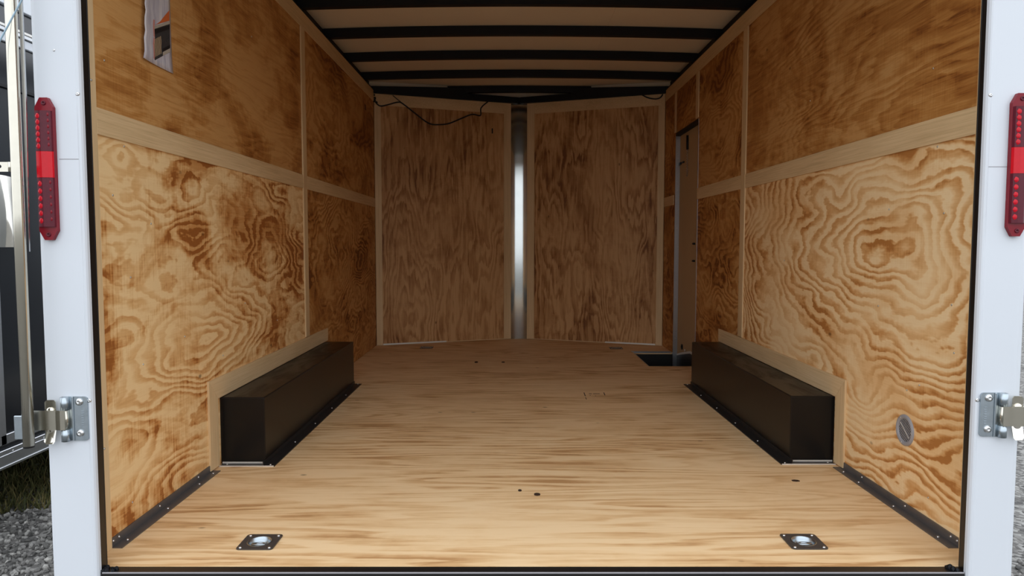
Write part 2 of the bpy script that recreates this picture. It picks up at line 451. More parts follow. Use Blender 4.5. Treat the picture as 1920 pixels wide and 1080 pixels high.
# inspection stamp on the sheet: a few broken ink strokes
bm = bmesh.new()
for (a, b, w) in [((.359, 2.271), (.357, 2.171), .005), ((.384, 2.236), (.401, 2.236), .012), ((.409, 2.236), (.448, 2.237), .011), ((.476, 2.272), (.473, 2.193), .005),
                  ((.355, 2.141), (.354, 2.085), .004), ((.384, 2.19), (.39, 2.19), .01), ((.415, 2.18), (.420, 2.18), .01)]:
    a, b = Vector((*a, 0)), Vector((*b, 0)); d = (b - a).normalized(); n = Vector((-d.y, d.x, 0)) * w / 2
    bm_extrude_poly(bm, [a - n + Vector((0, 0, .0001)), b - n + Vector((0, 0, .0001)), b + n + Vector((0, 0, .0001)), a + n + Vector((0, 0, .0001))], (0, 0, .0004))
obj('ink_stamp', bm, 'ink', floor)
# small open knots in the face veneer
for (x, y, a, b) in [(0.987, 0.705, .016, .012), (0.02, .56, .012, .016), (-.04, .60, .007, .012), (-.33, 3.35, .014, .04), (-.13, 3.35, .014, .03)]:
    o = obj('knot', bm_extrude_poly(bmesh.new(), [(x + a * math.cos(t * .785) * (1 + .2 * math.sin(3 * t)), y + b * math.sin(t * .785), 0.0001) for t in range(8)], (0, 0, .0003)), 'ink', floor)

# ------------------------------------------------------------------ side walls
LIN = 0.012   # lining thickness
def wall(side):
    s = -1 if side == 'left' else 1
    X = s * WX
    def xb(d0, d1):  # depth range measured outwards from the lining face
        a, b = X + s * d0, X + s * d1
        return (min(a, b), max(a, b))
    bm = bmesh.new()
    x0, x1 = xb(LIN + .003, .068)
    if s < 0:
        bm_box(bm, x0, x1, 0.0, YC + .05, -0.12, 2.15)
    else:
        bm_box(bm, x0, x1, 0.0, 3.11, -0.12, 2.15)
        bm_box(bm, x0, x1, 3.11, 3.79, 1.745, 2.15)
        bm_box(bm, x0, x1, 3.79, YC + .05, -0.12, 2.15)
    w = struct(obj('wall_' + side, bm, 'white_paint'))
    px = xb(0, LIN)
    def panel(y0, y1, z0, z1, m):
        return obj('plywood_panel', box(*px, y0 + .0012, y1 - .0012, z0 + .0012, z1 - .0012, bev=.0008), m, w)
    def trim(name, y0, y1, z0, z1, m, t=0.006):
        a = xb(-t, -0.0003)
        return obj(name, box(*a, y0, y1, z0, z1, bev=.0012), m, w)
    if s < 0:
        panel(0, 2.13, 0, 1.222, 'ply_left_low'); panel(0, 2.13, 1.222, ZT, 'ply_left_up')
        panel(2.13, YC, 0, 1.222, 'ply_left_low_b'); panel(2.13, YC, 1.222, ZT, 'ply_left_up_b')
    else:
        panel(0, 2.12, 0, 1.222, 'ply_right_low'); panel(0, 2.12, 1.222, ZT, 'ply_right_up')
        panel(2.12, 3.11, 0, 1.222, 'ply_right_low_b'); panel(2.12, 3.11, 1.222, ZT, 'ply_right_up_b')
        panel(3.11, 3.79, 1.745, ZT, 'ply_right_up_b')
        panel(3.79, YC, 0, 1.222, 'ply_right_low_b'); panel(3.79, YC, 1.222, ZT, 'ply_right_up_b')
    # cover strips
    zb, zt = (1.184, 1.259) if s < 0 else (1.186, 1.264)
    trim('end_strip', 0.0, 0.113, 0.0, ZT, 'luan_z', .007)
    ys = (2.088, 2.160) if s < 0 else (2.082, 2.155)
    trim('rail_strip', 0.1135, ys[0], zb, zt, 'luan_y')
    trim('rail_strip', ys[1], YC - .008 if s < 0 else 3.11, zb, zt, 'luan_y')
    trim('top_strip', 0.1135, YC - .012, 2.068, ZT, 'luan_y')
    trim('seam_strip', ys[0] + .0005, ys[1] - .0005, 0.353, 2.0675, 'luan_z', .008)
    if s > 0:
        trim('rail_strip', 3.84, YC - .008, zb, zt, 'luan_y')
        trim('seam_strip', 3.108, 3.175, 1.752, 2.0675, 'luan_z', .008)
        trim('seam_strip', 3.785, 3.84, 1.752, 2.0675, 'luan_z', .005)
    # plywood collar round the wheel box
    yb0, yb1 = (0.792, 2.563) if s < 0 else (0.835, 2.53)
    yi = 0.872 if s < 0 else 0.912
    zi, zo = 0.272, 0.3525
    a = X - s * .0003
    obj('wheel_box_collar', poly([(a, yb0, .006), (a, yi, .006), (a, yi, zi), (a, yb0, zo)], (-s * .008, 0, 0)), 'luan_z', w)
    ym = 1.30
    obj('wheel_box_collar', poly([(a, yb0 + .001, zo), (a, yi + .001, zi), (a, ym, zi), (a, ym, zo)], (-s * .008, 0, 0)), 'luan_y', w)
    obj('wheel_box_collar', poly([(a, ym + .001, zi), (a, yb1 - .005, zi), (a, yb1, zo - .004), (a, ym + .001, zo)], (-s * .008, 0, 0)), 'luan_y', w)
    # sunk screw heads in the lining
    spots = ([(.26, 1.17), (.17, 1.40), (.406, .943), (.273, .777), (.19, 1.02), (.62, .55), (.95, .43), (.33, .50), (.24, .09), (1.35, 1.80), (1.2, .62), (1.62, .5)] if s < 0 else
             [(.338, 1.42), (.569, .998), (.255, .972), (.20, .70), (.62, .66), (.42, .40), (.30, 1.176), (.28, .09), (.35, .43), (1.25, 1.5), (1.5, .8), (.18, .56)])
    for (y, z) in spots:
        o = screw(w, (X - s * .0002, y, z), 'x' if s < 0 else '-x', .62)
    for z in ((1.327, .3) if s < 0 else (1.335, .966, .62)):
        screw(w, (X - s * .0072, .09, z), 'x' if s < 0 else '-x', .7)
    return w
wall_left = wall('left'); wall_right = wall('right')
# slits in the lining high up near the nose (fixing slots)
obj('fixing_slot', box(-1.2302, -1.2292, 3.835, 3.862, 1.935, 1.978), 'dark_hole', wall_left)

# black metal angle along the foot of each wall, from the rear to the wheel box
def angle(side):
    s = -1 if side == 'left' else 1
    X = s * WX; y0, y1 = 0.1145, (0.815 if s < 0 else 0.86)
    prof = [(0, .0005), (-s * .034, .0005), (-s * .034, .0032), (-s * .004, .0032), (-s * .004, .028), (0, .028)]
    bm = poly([(X + a - s * .0004, y0, z) for a, z in prof], (0, y1 - y0, 0))
    b = struct(obj('baseboard_' + side, bm, 'mill_angle'))
    for y in (.17, .42, .66, .78):
        screw(b, (X - s * .02, y + (.02 if s > 0 else 0), .0031), 'z', .95)
    for y in (.125, .155, .40, .69):
        screw(b, (X - s * .0042, y, .018), 'x' if s < 0 else '-x', .85)
angle('left'); angle('right')

# ------------------------------------------------------------------ nose (two slanted panels and a metal strip between)
NY = 4.63
kx = (NY - YC) / (WX - 0.075)
dirL = Vector((WX - .075, NY - YC, 0)).normalized(); nrm_out = Vector((-dirL.y, dirL.x, 0))
def nose_pt(t, z, d, s):  # t along the panel from the side wall, d forward of its face
    p = Vector((-WX, YC, 0)) + dirL * t + nrm_out * d
    return Vector((p.x * (1 if s < 0 else -1), p.y, z))
LN = Vector((WX - .075, NY - YC, 0)).length
bm = bmesh.new()
for s in (-1, 1):
    bm_extrude_poly(bm, [nose_pt(-.05, -.1, .016, s), nose_pt(LN + .02, -.1, .016, s), nose_pt(LN + .02, 2.277, .016, s), nose_pt(-.05, 2.277, .016, s)],
                    nose_pt(0, 0, .05, s) - nose_pt(0, 0, 0, s))
bm_box(bm, -.11, .11, 4.665, 4.70, -.1, 2.277)
wall_front = struct(obj('wall_front', bm, 'ceiling_sheet'))
ZN = 2.135
for s in (-1, 1):
    def strip(name, t0, t1, z0, z1, m, d0=-.006, d1=-.0003):
        return obj(name, poly([nose_pt(t0, z0, d0, s), nose_pt(t1, z0, d0, s), nose_pt(t1, z1, d0, s), nose_pt(t0, z1, d0, s)],
                              nose_pt(0, 0, d1, s) - nose_pt(0, 0, d0, s)), m, wall_front)
    strip('plywood_panel', .002, LN - .01, .004, ZN, 'ply_nose_left' if s < 0 else 'ply_nose_right', 0, .012)
    strip('corner_strip', .004, .058, .004, 2.0405, 'luan_z')
    strip('corner_strip', LN - .068, LN - .0005, .004, ZN, 'luan_z', -.007, -.0003)
    strip('top_strip', .004, LN - .0685, 2.041, ZN, 'luan_x')
    strip('foot_strip', .06 if s < 0 else .06, .62 if s < 0 else .50, .002, .014, 'bright_strip', -.011, -.0005)
    strip('foot_strip', .625 if s < 0 else .505, LN - .07, .002, .008, 'luan_x', -.004, -.0005)
obj('fixing_slot', poly([nose_pt(1.05, 1.86, -.0008, -1), nose_pt(1.062, 1.86, -.0008, -1), nose_pt(1.062, 1.905, -.0008, -1), nose_pt(1.05, 1.905, -.0008, -1)], (0, .001, 0)), 'dark_hole', wall_front)
# centre strip: shallow concave aluminium
bm = bmesh.new(); rows = []
for i in range(11):
    a = i / 10; x = -.0775 + .15 * a; yy = 4.638 + .010 * (1 - (2 * a - 1) ** 2)
    col_ = []
    for j in range(41):
        z = -.002 + 2.16 * j / 40
        amp = .0012 * max(0, min(1, (z - 1.55) / .25))
        col_.append(bm.verts.new((x, yy + amp * math.sin((z - 1.55) * 62 + a), z)))
    rows.append(col_)
for a, b in zip(rows, rows[1:]):
    for j in range(40):
        bm.faces.new((a[j], b[j], b[j + 1], a[j + 1])).smooth = True
obj('nose_strip', bm, 'nose_metal', wall_front)

# ------------------------------------------------------------------ ceiling
ceiling = struct(obj('ceiling', box(-1.33, 1.33, -0.05, 4.75, 2.278, 2.31), 'white_paint'))
def crown(x): return 0.022 * (1 - (x / 1.28) ** 2)
def arc_sheet(x0, x1, y0, y1, z, th, n=16):
    bm = bmesh.new(); top = []; bot = []
    for i in range(n + 1):
        x = x0 + (x1 - x0) * i / n; zz = z + crown(x)
        bot.append((bm.verts.new((x, y0, zz)), bm.verts.new((x, y1, zz))))
        top.append((bm.verts.new((x, y0, zz + th)), bm.verts.new((x, y1, zz + th))))
    for i in range(n):
        bm.faces.new((bot[i][0], bot[i + 1][0], bot[i + 1][1], bot[i][1])); bm.faces.new((top[i][0], top[i][1], top[i + 1][1], top[i + 1][0]))
        bm.faces.new((bot[i][0], top[i][0], top[i + 1][0], bot[i + 1][0])); bm.faces.new((bot[i][1], bot[i + 1][1], top[i + 1][1], top[i][1]))
    for L in (0, n):
        bm.faces.new((bot[L][0], bot[L][1], top[L][1], top[L][0]))
    return bm
obj('ceiling_sheet', arc_sheet(-1.30, .5395, 0, 4.70, 2.235, .004), 'ceiling_sheet', ceiling)
obj('ceiling_sheet', arc_sheet(.5405, 1.30, 0, 4.70, 2.235, .004), 'ceiling_sheet', ceiling)
for k in range(8):
    yb = 4.463 - .5765 * k
    obj('roof_bow', arc_sheet(-1.269, 1.269, yb - .022, yb + .02, 2.176, .057), 'black_frame', ceiling)
for s in (-1, 1):
    bm = bmesh.new()
    a, b = sorted((s * 1.267, s * 1.325)); bm_box(bm, a, b, 0.0, YC + .05, 2.145, 2.278)
    a, b = sorted((s * 1.228, s * 1.30)); bm_box(bm, a, b, 0.0, YC + .03, 2.1585, 2.172)
    obj('side_rail', bm, 'black_frame', ceiling)
bm = bmesh.new()
for s in (-1, 1):
    bm_extrude_poly(bm, [nose_pt(-.03, 2.1355, -.035, s), nose_pt(LN + .09, 2.1355, -.035, s), nose_pt(LN + .09, 2.19, -.035, s), nose_pt(LN * .665, 2.19, -.035, s), nose_pt(LN * .635, 2.236, -.035, s), nose_pt(-.03, 2.19, -.035, s)], nose_pt(0, 0, .08, s) - nose_pt(0, 0, 0, s))
obj('nose_header', bm, 'black_frame', ceiling)

# ------------------------------------------------------------------ side door, recessed in the right wall
door = struct(obj('door_1', box(1.262, 1.288, 3.112, 3.788, -0.245, 1.742), 'door_skin'))
obj('door_leak_cover', box(1.2985, 1.303, 3.03, 3.87, -.285, 1.80), 'white_paint', door)  # unseen oversize plate, added to block light leaking round the door
bm = bmesh.new()
bm_box(bm, 1.2265, 1.262, 3.7885, 3.797, -0.24, 1.7435, bev=.001)
obj('door_jamb', bm, 'aluminium', door)
bm = bmesh.new()
bm_box(bm, 1.2255, 1.262, 3.1045, 3.1115, -0.24, 1.7435, bev=.001)
obj('door_jamb', bm, 'aluminium', door)
obj('door_head', box(1.2255, 1.262, 3.112, 3.788, 1.722, 1.7445), 'black_frame', door)
obj('door_seal', box(1.250, 1.262, 3.112, 3.128, -.24, 1.72), 'black_rubber', door)
obj('door_stay', tube([(1.254, 3.53, 1.69), (1.254, 3.525, 1.585)], .009, 10), 'black_rubber', door)
bm = bmesh.new()
pth = [(1.254 + .006 * math.cos(t * 1.57), 3.525 + .006 * math.sin(t * 1.57), 1.585 - t * .0047) for t in range(44)]
bm_tube(bm, pth, .0022, 5)
obj('stay_spring', bm, 'aluminium', door)
for (y, z, w, h) in [(3.755, 1.504, .05, .018), (3.66, 1.505, .05, .012), (3.30, .877, .05, .014), (3.30, .752, .05, .014)]:
    obj('lock_pin', box(1.250, 1.262, y - w / 2, y + w / 2, z - h / 2, z + h / 2, bev=.002), 'black_rubber', door)
obj('door_catch', box(1.245, 1.262, 3.135, 3.165, .27, .34, bev=.002), 'black_rubber', door)
for z in (.12, .45, .72, 1.0, 1.3, 1.55):
    screw(door, (1.245, 3.7880, z), 'y', .8)
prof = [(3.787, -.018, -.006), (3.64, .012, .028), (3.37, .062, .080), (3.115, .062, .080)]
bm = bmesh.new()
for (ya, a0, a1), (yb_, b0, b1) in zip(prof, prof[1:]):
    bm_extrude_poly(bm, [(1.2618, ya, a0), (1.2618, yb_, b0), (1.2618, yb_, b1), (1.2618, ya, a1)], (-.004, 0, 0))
obj('door_foot_strip', bm, 'bright_strip', door)  # bent bright strip across the door foot, rising toward the rear
bm = bmesh.new()
for (ya, a0, a1), (yb_, b0, b1) in zip(prof, prof[1:]):
    bm_extrude_poly(bm, [(1.2618, ya, -.245), (1.2618, yb_, -.245), (1.2618, yb_, b0 - .0005), (1.2618, ya, a0 - .0005)], (-.003, 0, 0))
obj('door_foot_panel', bm, 'black_jamb', door)  # black sheet covering the door below the bright strip
obj('wire_grommet', lathe([(.022, 0), (.022, .006), (.012, .008), (.010, .003), (0, .003)], (1.2615, 3.62, .075), '-x', 14), 'black_rubber', door)
obj('grommet_washer', lathe([(.011, 0), (.011, .004), (0, .004)], (1.254, 3.50, .065), '-x', 12), 'screw', door)

# ------------------------------------------------------------------ rear frame: posts, sill, header
def post(side, n):
    s = -1 if side == 'left' else 1
    xi, xo = (-1.1725, -1.298) if s < 0 else (1.1475, 1.272)
    # plan section: rounded inner lip, flat face, rounded outer edge
    def P(d, y): return (xi + s * d, y)
    W_ = abs(xo - xi)
    sec = [P(0, -.030), P(.001, -.0385), P(.004, -.0435), P(.0075, -.0455), P(.010, -.0450), P(.012, -.0440), P(W_ - .014, -.0440), P(W_ - .005, -.0415), P(W_, -.034), P(W_, .05), P(.10, .05), P(.10, -.030)]
    bm = bmesh.new()
    zs = (-.16, 2.2)
    r = [[bm.verts.new((x, y, z)) for x, y in sec] for z in zs]
    for i in range(len(sec)):
        bm.faces.new((r[0][i], r[0][(i + 1) % len(sec)], r[1][(i + 1) % len(sec)], r[1][i]))
    bm.faces.new(r[0]); bm.faces.new(r[1][::-1])
    t = struct(obj('trim_%d' % n, bm, 'white_paint'))
    # black jamb behind the lip, proud of the lining
    xj = -1.1736 if s < 0 else 1.1531
    a, b = sorted((xj + s * .0, s * 1.2285))
    obj('black_jamb', box(a, b, -.0025, 0.0015, -.02, 2.16, bev=.0005), 'black_jamb', t)
    a, b = sorted((xj, xj + s * .05))
    obj('jamb_facing', box(a, b, -.0297, -.0027, -.02, 2.16, bev=.0005), 'black_jamb', t)
    # joint line across the face
    zj = 1.097 if s < 0 else 1.079
    a, b = sorted((xi + s * .012, xi + s * .062))
    obj('joint', box(a, b, -.0444, -.0436, zj - .0009, zj + .0009), 'grey_plastic', t)
    for (x, z, q) in ([(-1.181, 1.262, 1), (-1.180, .468, 1), (-1.237, 1.372, .6)] if s < 0 else [(1.157, 1.261, 1), (1.156, .470, 1)]):
        screw(t, (x, -.0438, z), 'y', q, 'rivet')
    return t
post('left', 1); post('right', 2)
bm = bmesh.new()
bm_box(bm, -1.1736, 1.1531, -.034, -.0005, -.16, -.0008)
t3 = struct(obj('trim_3', bm, 'black_jamb'))
obj('sill_edge', box(-1.168, 1.146, -.0375, -.0345, -.0035, .0006, bev=.0008), 'grey_plastic', t3)  # grey colour stands in for the highlight along the black sill's edge
obj('sill_face', box(-1.168, 1.146, -.0375, -.0345, -.16, -.0036), 'black_jamb', t3)
bm = bmesh.new()
for s in (-1, 1):
    x = -1.150 if s < 0 else 1.128
    for i in range(9):
        bmesh.ops.create_icosphere(bm, subdivisions=1, radius=random.uniform(.004, .009), matrix=Matrix.Translation((x + random.uniform(-.02, .012), -.02 + random.uniform(-.012, .012), random.uniform(0, .006))))
obj('weld_bead', bm, 'black_frame', t3)
trim_4 = struct(obj('trim_4', box(-1.30, 1.28, -.044, .03, 2.0, 2.31), 'white_paint'))

# ------------------------------------------------------------------ wheel boxes
def wheel_box(side):
    s = -1 if side == 'left' else 1
    y0, y1 = (0.905, 2.514) if s < 0 else (0.93, 2.505)
    xin = s * 1.052
    lab = ('black steel wheel box along the left wall, on the same side as the paper sheet' if s < 0 else
           'black steel wheel box along the right wall, between round vent and step well')
    t = thing('wheel_box', lab, 'wheel box', (s * 1.14, (y0 + y1) / 2, 0), 'wheel boxes on the floor')
    lx, ly = s * 1.14, (y0 + y1) / 2
    def L(x): return x - lx
    a, b = sorted((L(xin), L(s * 1.2295)))
    bm = box(a, b, y0 - ly, y1 - ly, .0005, .268)
    es = [e for e in bm.edges if all(v.co.z > .2 for v in e.verts) or abs(e.verts[0].co.z - e.verts[1].co.z) > .1]
    bmesh.ops.bevel(bm, geom=es, offset=.003, segments=2, profile=.5, affect='EDGES')
    obj('shell', bm, 'black_steel', t)
    obj('top_plate', box(min(L(xin) - s * -.004, L(s * 1.222)), max(L(xin) - s * -.004, L(s * 1.222)), y0 - ly + .006, y1 - ly - .004, .2682, .2692), 'dusty_steel', t)
    # overlapping end plate, folded round the corner
    a, b = sorted((L(xin + s * .0012), L(s * 1.2215)))
    obj('end_plate', box(a, b, y0 - ly - .0022, y0 - ly - .0002, .004, .2655), 'black_steel', t)
    # flange screwed to the floor along the inner side, an angle
    pf = [(0, .0004), (-s * .046, .0004), (-s * .046, .004), (-s * .0032, .004), (-s * .0032, .02), (0, .02)]
    ff = obj('floor_flange', poly([(L(xin) + px - s * .0003, y0 - ly - .035, pz) for px, pz in pf], (0, y1 - y0 + .04, 0)), 'dark_angle', t)
    a, b = sorted((L(xin) - s * .044, L(s * 1.222)))
    ef = obj('end_flange', box(a, b, y0 - ly - .036, y0 - ly - .0026, .0004, .0036, bev=.0008), 'dark_angle', t)
    obj('end_bead', box(a, b, y0 - ly - .0375, y0 - ly - .0362, .0004, .0052), 'bright_strip', ef)
    obj('end_bead', box(a + (0 if s < 0 else .046), b - (.046 if s < 0 else 0), y0 - ly - .0075, y0 - ly - .0028, .0038, .0105, bev=.0008), 'bright_strip', ef)
    n = 6
    for i in range(n):
        yy = y0 - ly - .02 + (y1 - y0 + .01) * i / (n - 1)
        screw(ff, (L(xin) - s * .026, yy, .0039), 'z', .95)
    screw(ef, (L(s * 1.20), y0 - ly - .016, .0034), 'z', .8)
    return t
wheel_box('left'); wheel_box('right')

# ------------------------------------------------------------------ recessed tie-down rings
def tie_down(x, y, lab, grp):
    t = thing('tie_down_ring', lab, 'tie-down', (x, y, 0), grp)
    h, c = .053, .010
    outer = []
    for (cx, cy, a0) in ((h - c, h - c, 0), (-h + c, h - c, 90), (-h + c, -h + c, 180), (h - c, -h + c, 270)):
        for k in range(4):
            a = math.radians(a0 + 30 * k); outer.append((cx + c * math.cos(a), cy + c * math.sin(a)))
    pl = obj('plate', bm_holed(bmesh.new(), outer, [circ(0, 0, .0325, 24)], .0003, .0035), 'plate_steel', t)
    obj('pan', lathe([(.0365, .0038), (.0345, .0052), (.0325, .0042), (.0305, -.004), (.026, -.012), (.017, -.0165), (0, -.0175)], (0, 0, 0), 'z', 28), 'zinc', t)
    ring = [(.019 * math.cos(math.radians(a)), .017 * math.sin(math.radians(a)) - .004, -.004 - .004 * math.sin(math.radians(a))) for a in range(-10, 191, 12)]
    ring = ring + [(-.019, -.012, -.002), (.0, -.013, -.002), (.019, -.012, -.002), ring[0]]
    obj('ring', tube(ring, .0042, 8), 'zinc', t)
    for a in (-1, 1):
        for b in (-1, 1):
            screw(pl, (a * .042, b * .042, .0034), 'z', .95)
    return t
tie_down(*RINGS[0], 'steel recessed tie-down ring in floor near the rear sill, left one', 'tie-down rings in the floor')
tie_down(*RINGS[1], 'steel recessed tie-down ring in floor near the rear sill, right one', 'tie-down rings in the floor')
tie_down(*RINGS[2], 'far tie-down ring sunk in floor below the nose panel with the hanging wire', 'tie-down rings in the floor')
tie_down(*RINGS[3], 'far tie-down ring sunk in floor beside the dark step well opening', 'tie-down rings in the floor')

# ------------------------------------------------------------------ round vent on the right wall
vent = thing('round_vent', 'round grey louvred vent low on the right plywood wall', 'vent', (WX, .421, .266))
R0 = .052
fl = obj('flange', lathe([(R0, .0), (R0 - .001, .004), (R0 - .006, .007), (R0 - .012, .0045), (.037, .002), (.037, .0003)], (0, 0, 0), '-x', 32), 'grey_plastic', vent)
obj('backing', lathe([(.0375, .0002), (0, .0002)], (0, 0, 0), '-x', 28), 'dark_hole', vent)
th = math.radians(38)
for k in range(-5, 6):
    d = k * .0064; hl = math.sqrt(max(0, .0365 ** 2 - d * d))
    dirv = Vector((0, -math.sin(th), math.cos(th))); prp = Vector((0, math.cos(th), math.sin(th)))
    c0 = prp * d + Vector((-.0001, 0, 0))
    a, b = c0 - dirv * hl, c0 + dirv * hl; w = prp * .0014
    obj('louvre', poly([a - w, b - w, b + w, a + w], (-.0016, 0, 0)), 'grey_plastic', vent)
a, b = prp * -.034, prp * .034; w = dirv * .0014
obj('crossbar', poly([a - w + Vector((-.0018, 0, 0)), b - w + Vector((-.0018, 0, 0)), b + w + Vector((-.0018, 0, 0)), a + w + Vector((-.0018, 0, 0))], (-.0012, 0, 0)), 'bright_strip', vent)
for a_ in (60, 180, 285):
    r_ = math.radians(a_)
    screw(fl, (-.0055, .0445 * math.cos(r_), .0445 * math.sin(r_)), '-x', .55)

# ------------------------------------------------------------------ paper sheet on the left wall
paper = thing('paper_sheet', 'printed paper sheet with a dark and orange picture, fixed high on the left wall', 'paper', (-WX, .47, 1.458))
bm = bmesh.new(); nu_, nv_ = 10, 14; grid = []
for i in range(nu_ + 1):
    a = i / nu_; row = []
    for j in range(nv_ + 1):
        b = j / nv_; y = -.104 + .208 * a + (.03 * b * (1 - a)) + .005 * a
        z = .30 * b
        lift = .0015 + .012 * (1 - a) ** 3 + .004 * (1 - a) * math.sin(b * 16) ** 2 + .004 * (1 - b) ** 6 * a
        row.append((lift, y, z))
    grid.append(row)
def pv(a, b, off=0.0):
    i = min(int(a * nu_), nu_ - 1); j = min(int(b * nv_), nv_ - 1); fa = a * nu_ - i; fb = b * nv_ - j
    q = [Vector(grid[i + di][j + dj]) for di in (0, 1) for dj in (0, 1)]
    return (q[0] * (1 - fa) * (1 - fb) + q[1] * (1 - fa) * fb + q[2] * fa * (1 - fb) + q[3] * fa * fb) + Vector((off, 0, 0))
front = [[bm.verts.new(p) for p in row] for row in grid]
back = [[bm.verts.new((p[0] - .0006, p[1], p[2])) for p in row] for row in grid]
for i in range(nu_):
    for j in range(nv_):
        bm.faces.new((front[i][j], front[i + 1][j], front[i + 1][j + 1], front[i][j + 1])).smooth = True
        bm.faces.new((back[i][j], back[i][j + 1], back[i + 1][j + 1], back[i + 1][j])).smooth = True
for i in range(nu_):
    bm.faces.new((front[i][0], back[i][0], back[i + 1][0], front[i + 1][0])); bm.faces.new((front[i][nv_], front[i + 1][nv_], back[i + 1][nv_], back[i][nv_]))
for j in range(nv_):
    bm.faces.new((front[0][j], front[0][j + 1], back[0][j + 1], back[0][j])); bm.faces.new((front[nu_][j], back[nu_][j], back[nu_][j + 1], front[nu_][j + 1]))
sheet_o = obj('sheet', bm, 'paper', paper)
def patch(name, pts, m, off):
    """a printed area: pts are (y, z) on the wall, laid on the sheet's surface"""
    bm = bmesh.new(); n = 8
    A, B, C, D = [Vector((p[0] - .47, p[1] - 1.458)) for p in pts]
    vs = []
    for i in range(n + 1):
        row = []
        for j in range(n + 1):
            u, v = i / n, j / n
            q = (A * (1 - u) + B * u) * (1 - v) + (D * (1 - u) + C * u) * v
            b = min(max(q.y / .30, 0), 1); a = min(max((q.x + .104 - .03 * b) / (.213 - .03 * b), 0), 1)
            lift = pv(a, b).x + off
            row.append(bm.verts.new((lift, q.x, q.y)))
        vs.append(row)
    for i in range(n):
        for j in range(n):
            bm.faces.new((vs[i][j], vs[i + 1][j], vs[i + 1][j + 1], vs[i][j + 1]))
    return obj(name, bm, m, sheet_o)
patch('print_orange', [(.452, 1.582), (.569, 1.632), (.571, 1.668), (.49, 1.60)], 'orange_print', .0006)
patch('print_edge', [(.440, 1.475), (.452, 1.472), (.460, 1.60), (.448, 1.60)], 'pink_print', .0006)
patch('print_dark', [(.448, 1.470), (.566, 1.527), (.570, 1.622), (.457, 1.572)], 'dark_print', .0009)
patch('print_rim', [(.457, 1.572), (.570, 1.622), (.571, 1.632), (.457, 1.581)], 'pale_print', .0012)
patch('print_step', [(.510, 1.500), (.566, 1.528), (.566, 1.540), (.510, 1.512)], 'pale_print', .0013)
patch('print_bar', [(.512, 1.514), (.566, 1.542), (.567, 1.552), (.512, 1.524)], 'black_print', .0013)
patch('print_bar', [(.457, 1.555), (.568, 1.604), (.569, 1.617), (.457, 1.570)], 'black_print', .0013)
for k in range(5):
    y = .452 + .0105 * k
    z0 = 1.474 + (y - .448) * .48
    patch('print_slat', [(y, z0 + .006), (y + .006, z0 + .009), (y + .007, z0 + .066), (y + .001, z0 + .063)], 'beige_print', .0014)
# ------------------------------------------------------------------ loose wires at the nose
def nose_off(p, s, d=.009):
    q = Vector(p) - (nrm_out if s < 0 else Vector((-nrm_out.x, nrm_out.y, 0))) * d; return q
W1 = [(-1.222, 4.185, 2.085), (-1.212, 4.190, 2.063), (-1.178, 4.209, 2.035), (-1.118, 4.231, 2.048), (-1.033, 4.263, 2.077), (-.99, 4.276, 2.062), (-.89, 4.313, 1.987), (-.781, 4.354, 1.913), (-.692, 4.387, 1.909), (-.615, 4.416, 1.923),
      (-.524, 4.449, 1.966), (-.418, 4.488, 2.014), (-.344, 4.516, 2.010), (-.339, 4.518, 2.076), (-.278, 4.535, 2.134)]
wire = obj('loose_wire', tube(smooth_path(W1, 4), .0056, 6), 'black_rubber')
tag(wire, 'thin black wire sagging in a loop across the nose panel left of the metal strip', 'wire', 'loose wires at the nose')
o = obj('branch', tube(smooth_path([(-1.075, 4.24, 2.128), (-1.02, 4.262, 2.085), (-.97, 4.281, 2.05)], 4), .0036, 6), 'black_rubber', wire)
bm = bmesh.new()
for (x, y, z, r_) in [(-1.218, 4.187, 2.095, .012), (-1.222, 4.184, 2.075, .015), (-1.220, 4.18, 2.12, .008), (-1.205, 4.196, 2.062, .010)]:
    bmesh.ops.create_icosphere(bm, subdivisions=2, radius=r_, matrix=Matrix.Translation((x, y, z)))
obj('wire_splice', bm, 'black_rubber', wire)
W2 = [(1.039, 4.25, 2.137), (1.082, 4.243, 2.113), (1.141, 4.222, 2.097), (1.183, 4.205, 2.103), (1.203, 4.196, 2.13)]
tag(obj('loose_wire', tube(smooth_path(W2, 4), .0056, 6), 'black_rubber'), 'short black wire drooping from the header in the corner above the side door', 'wire', 'loose wires at the nose')

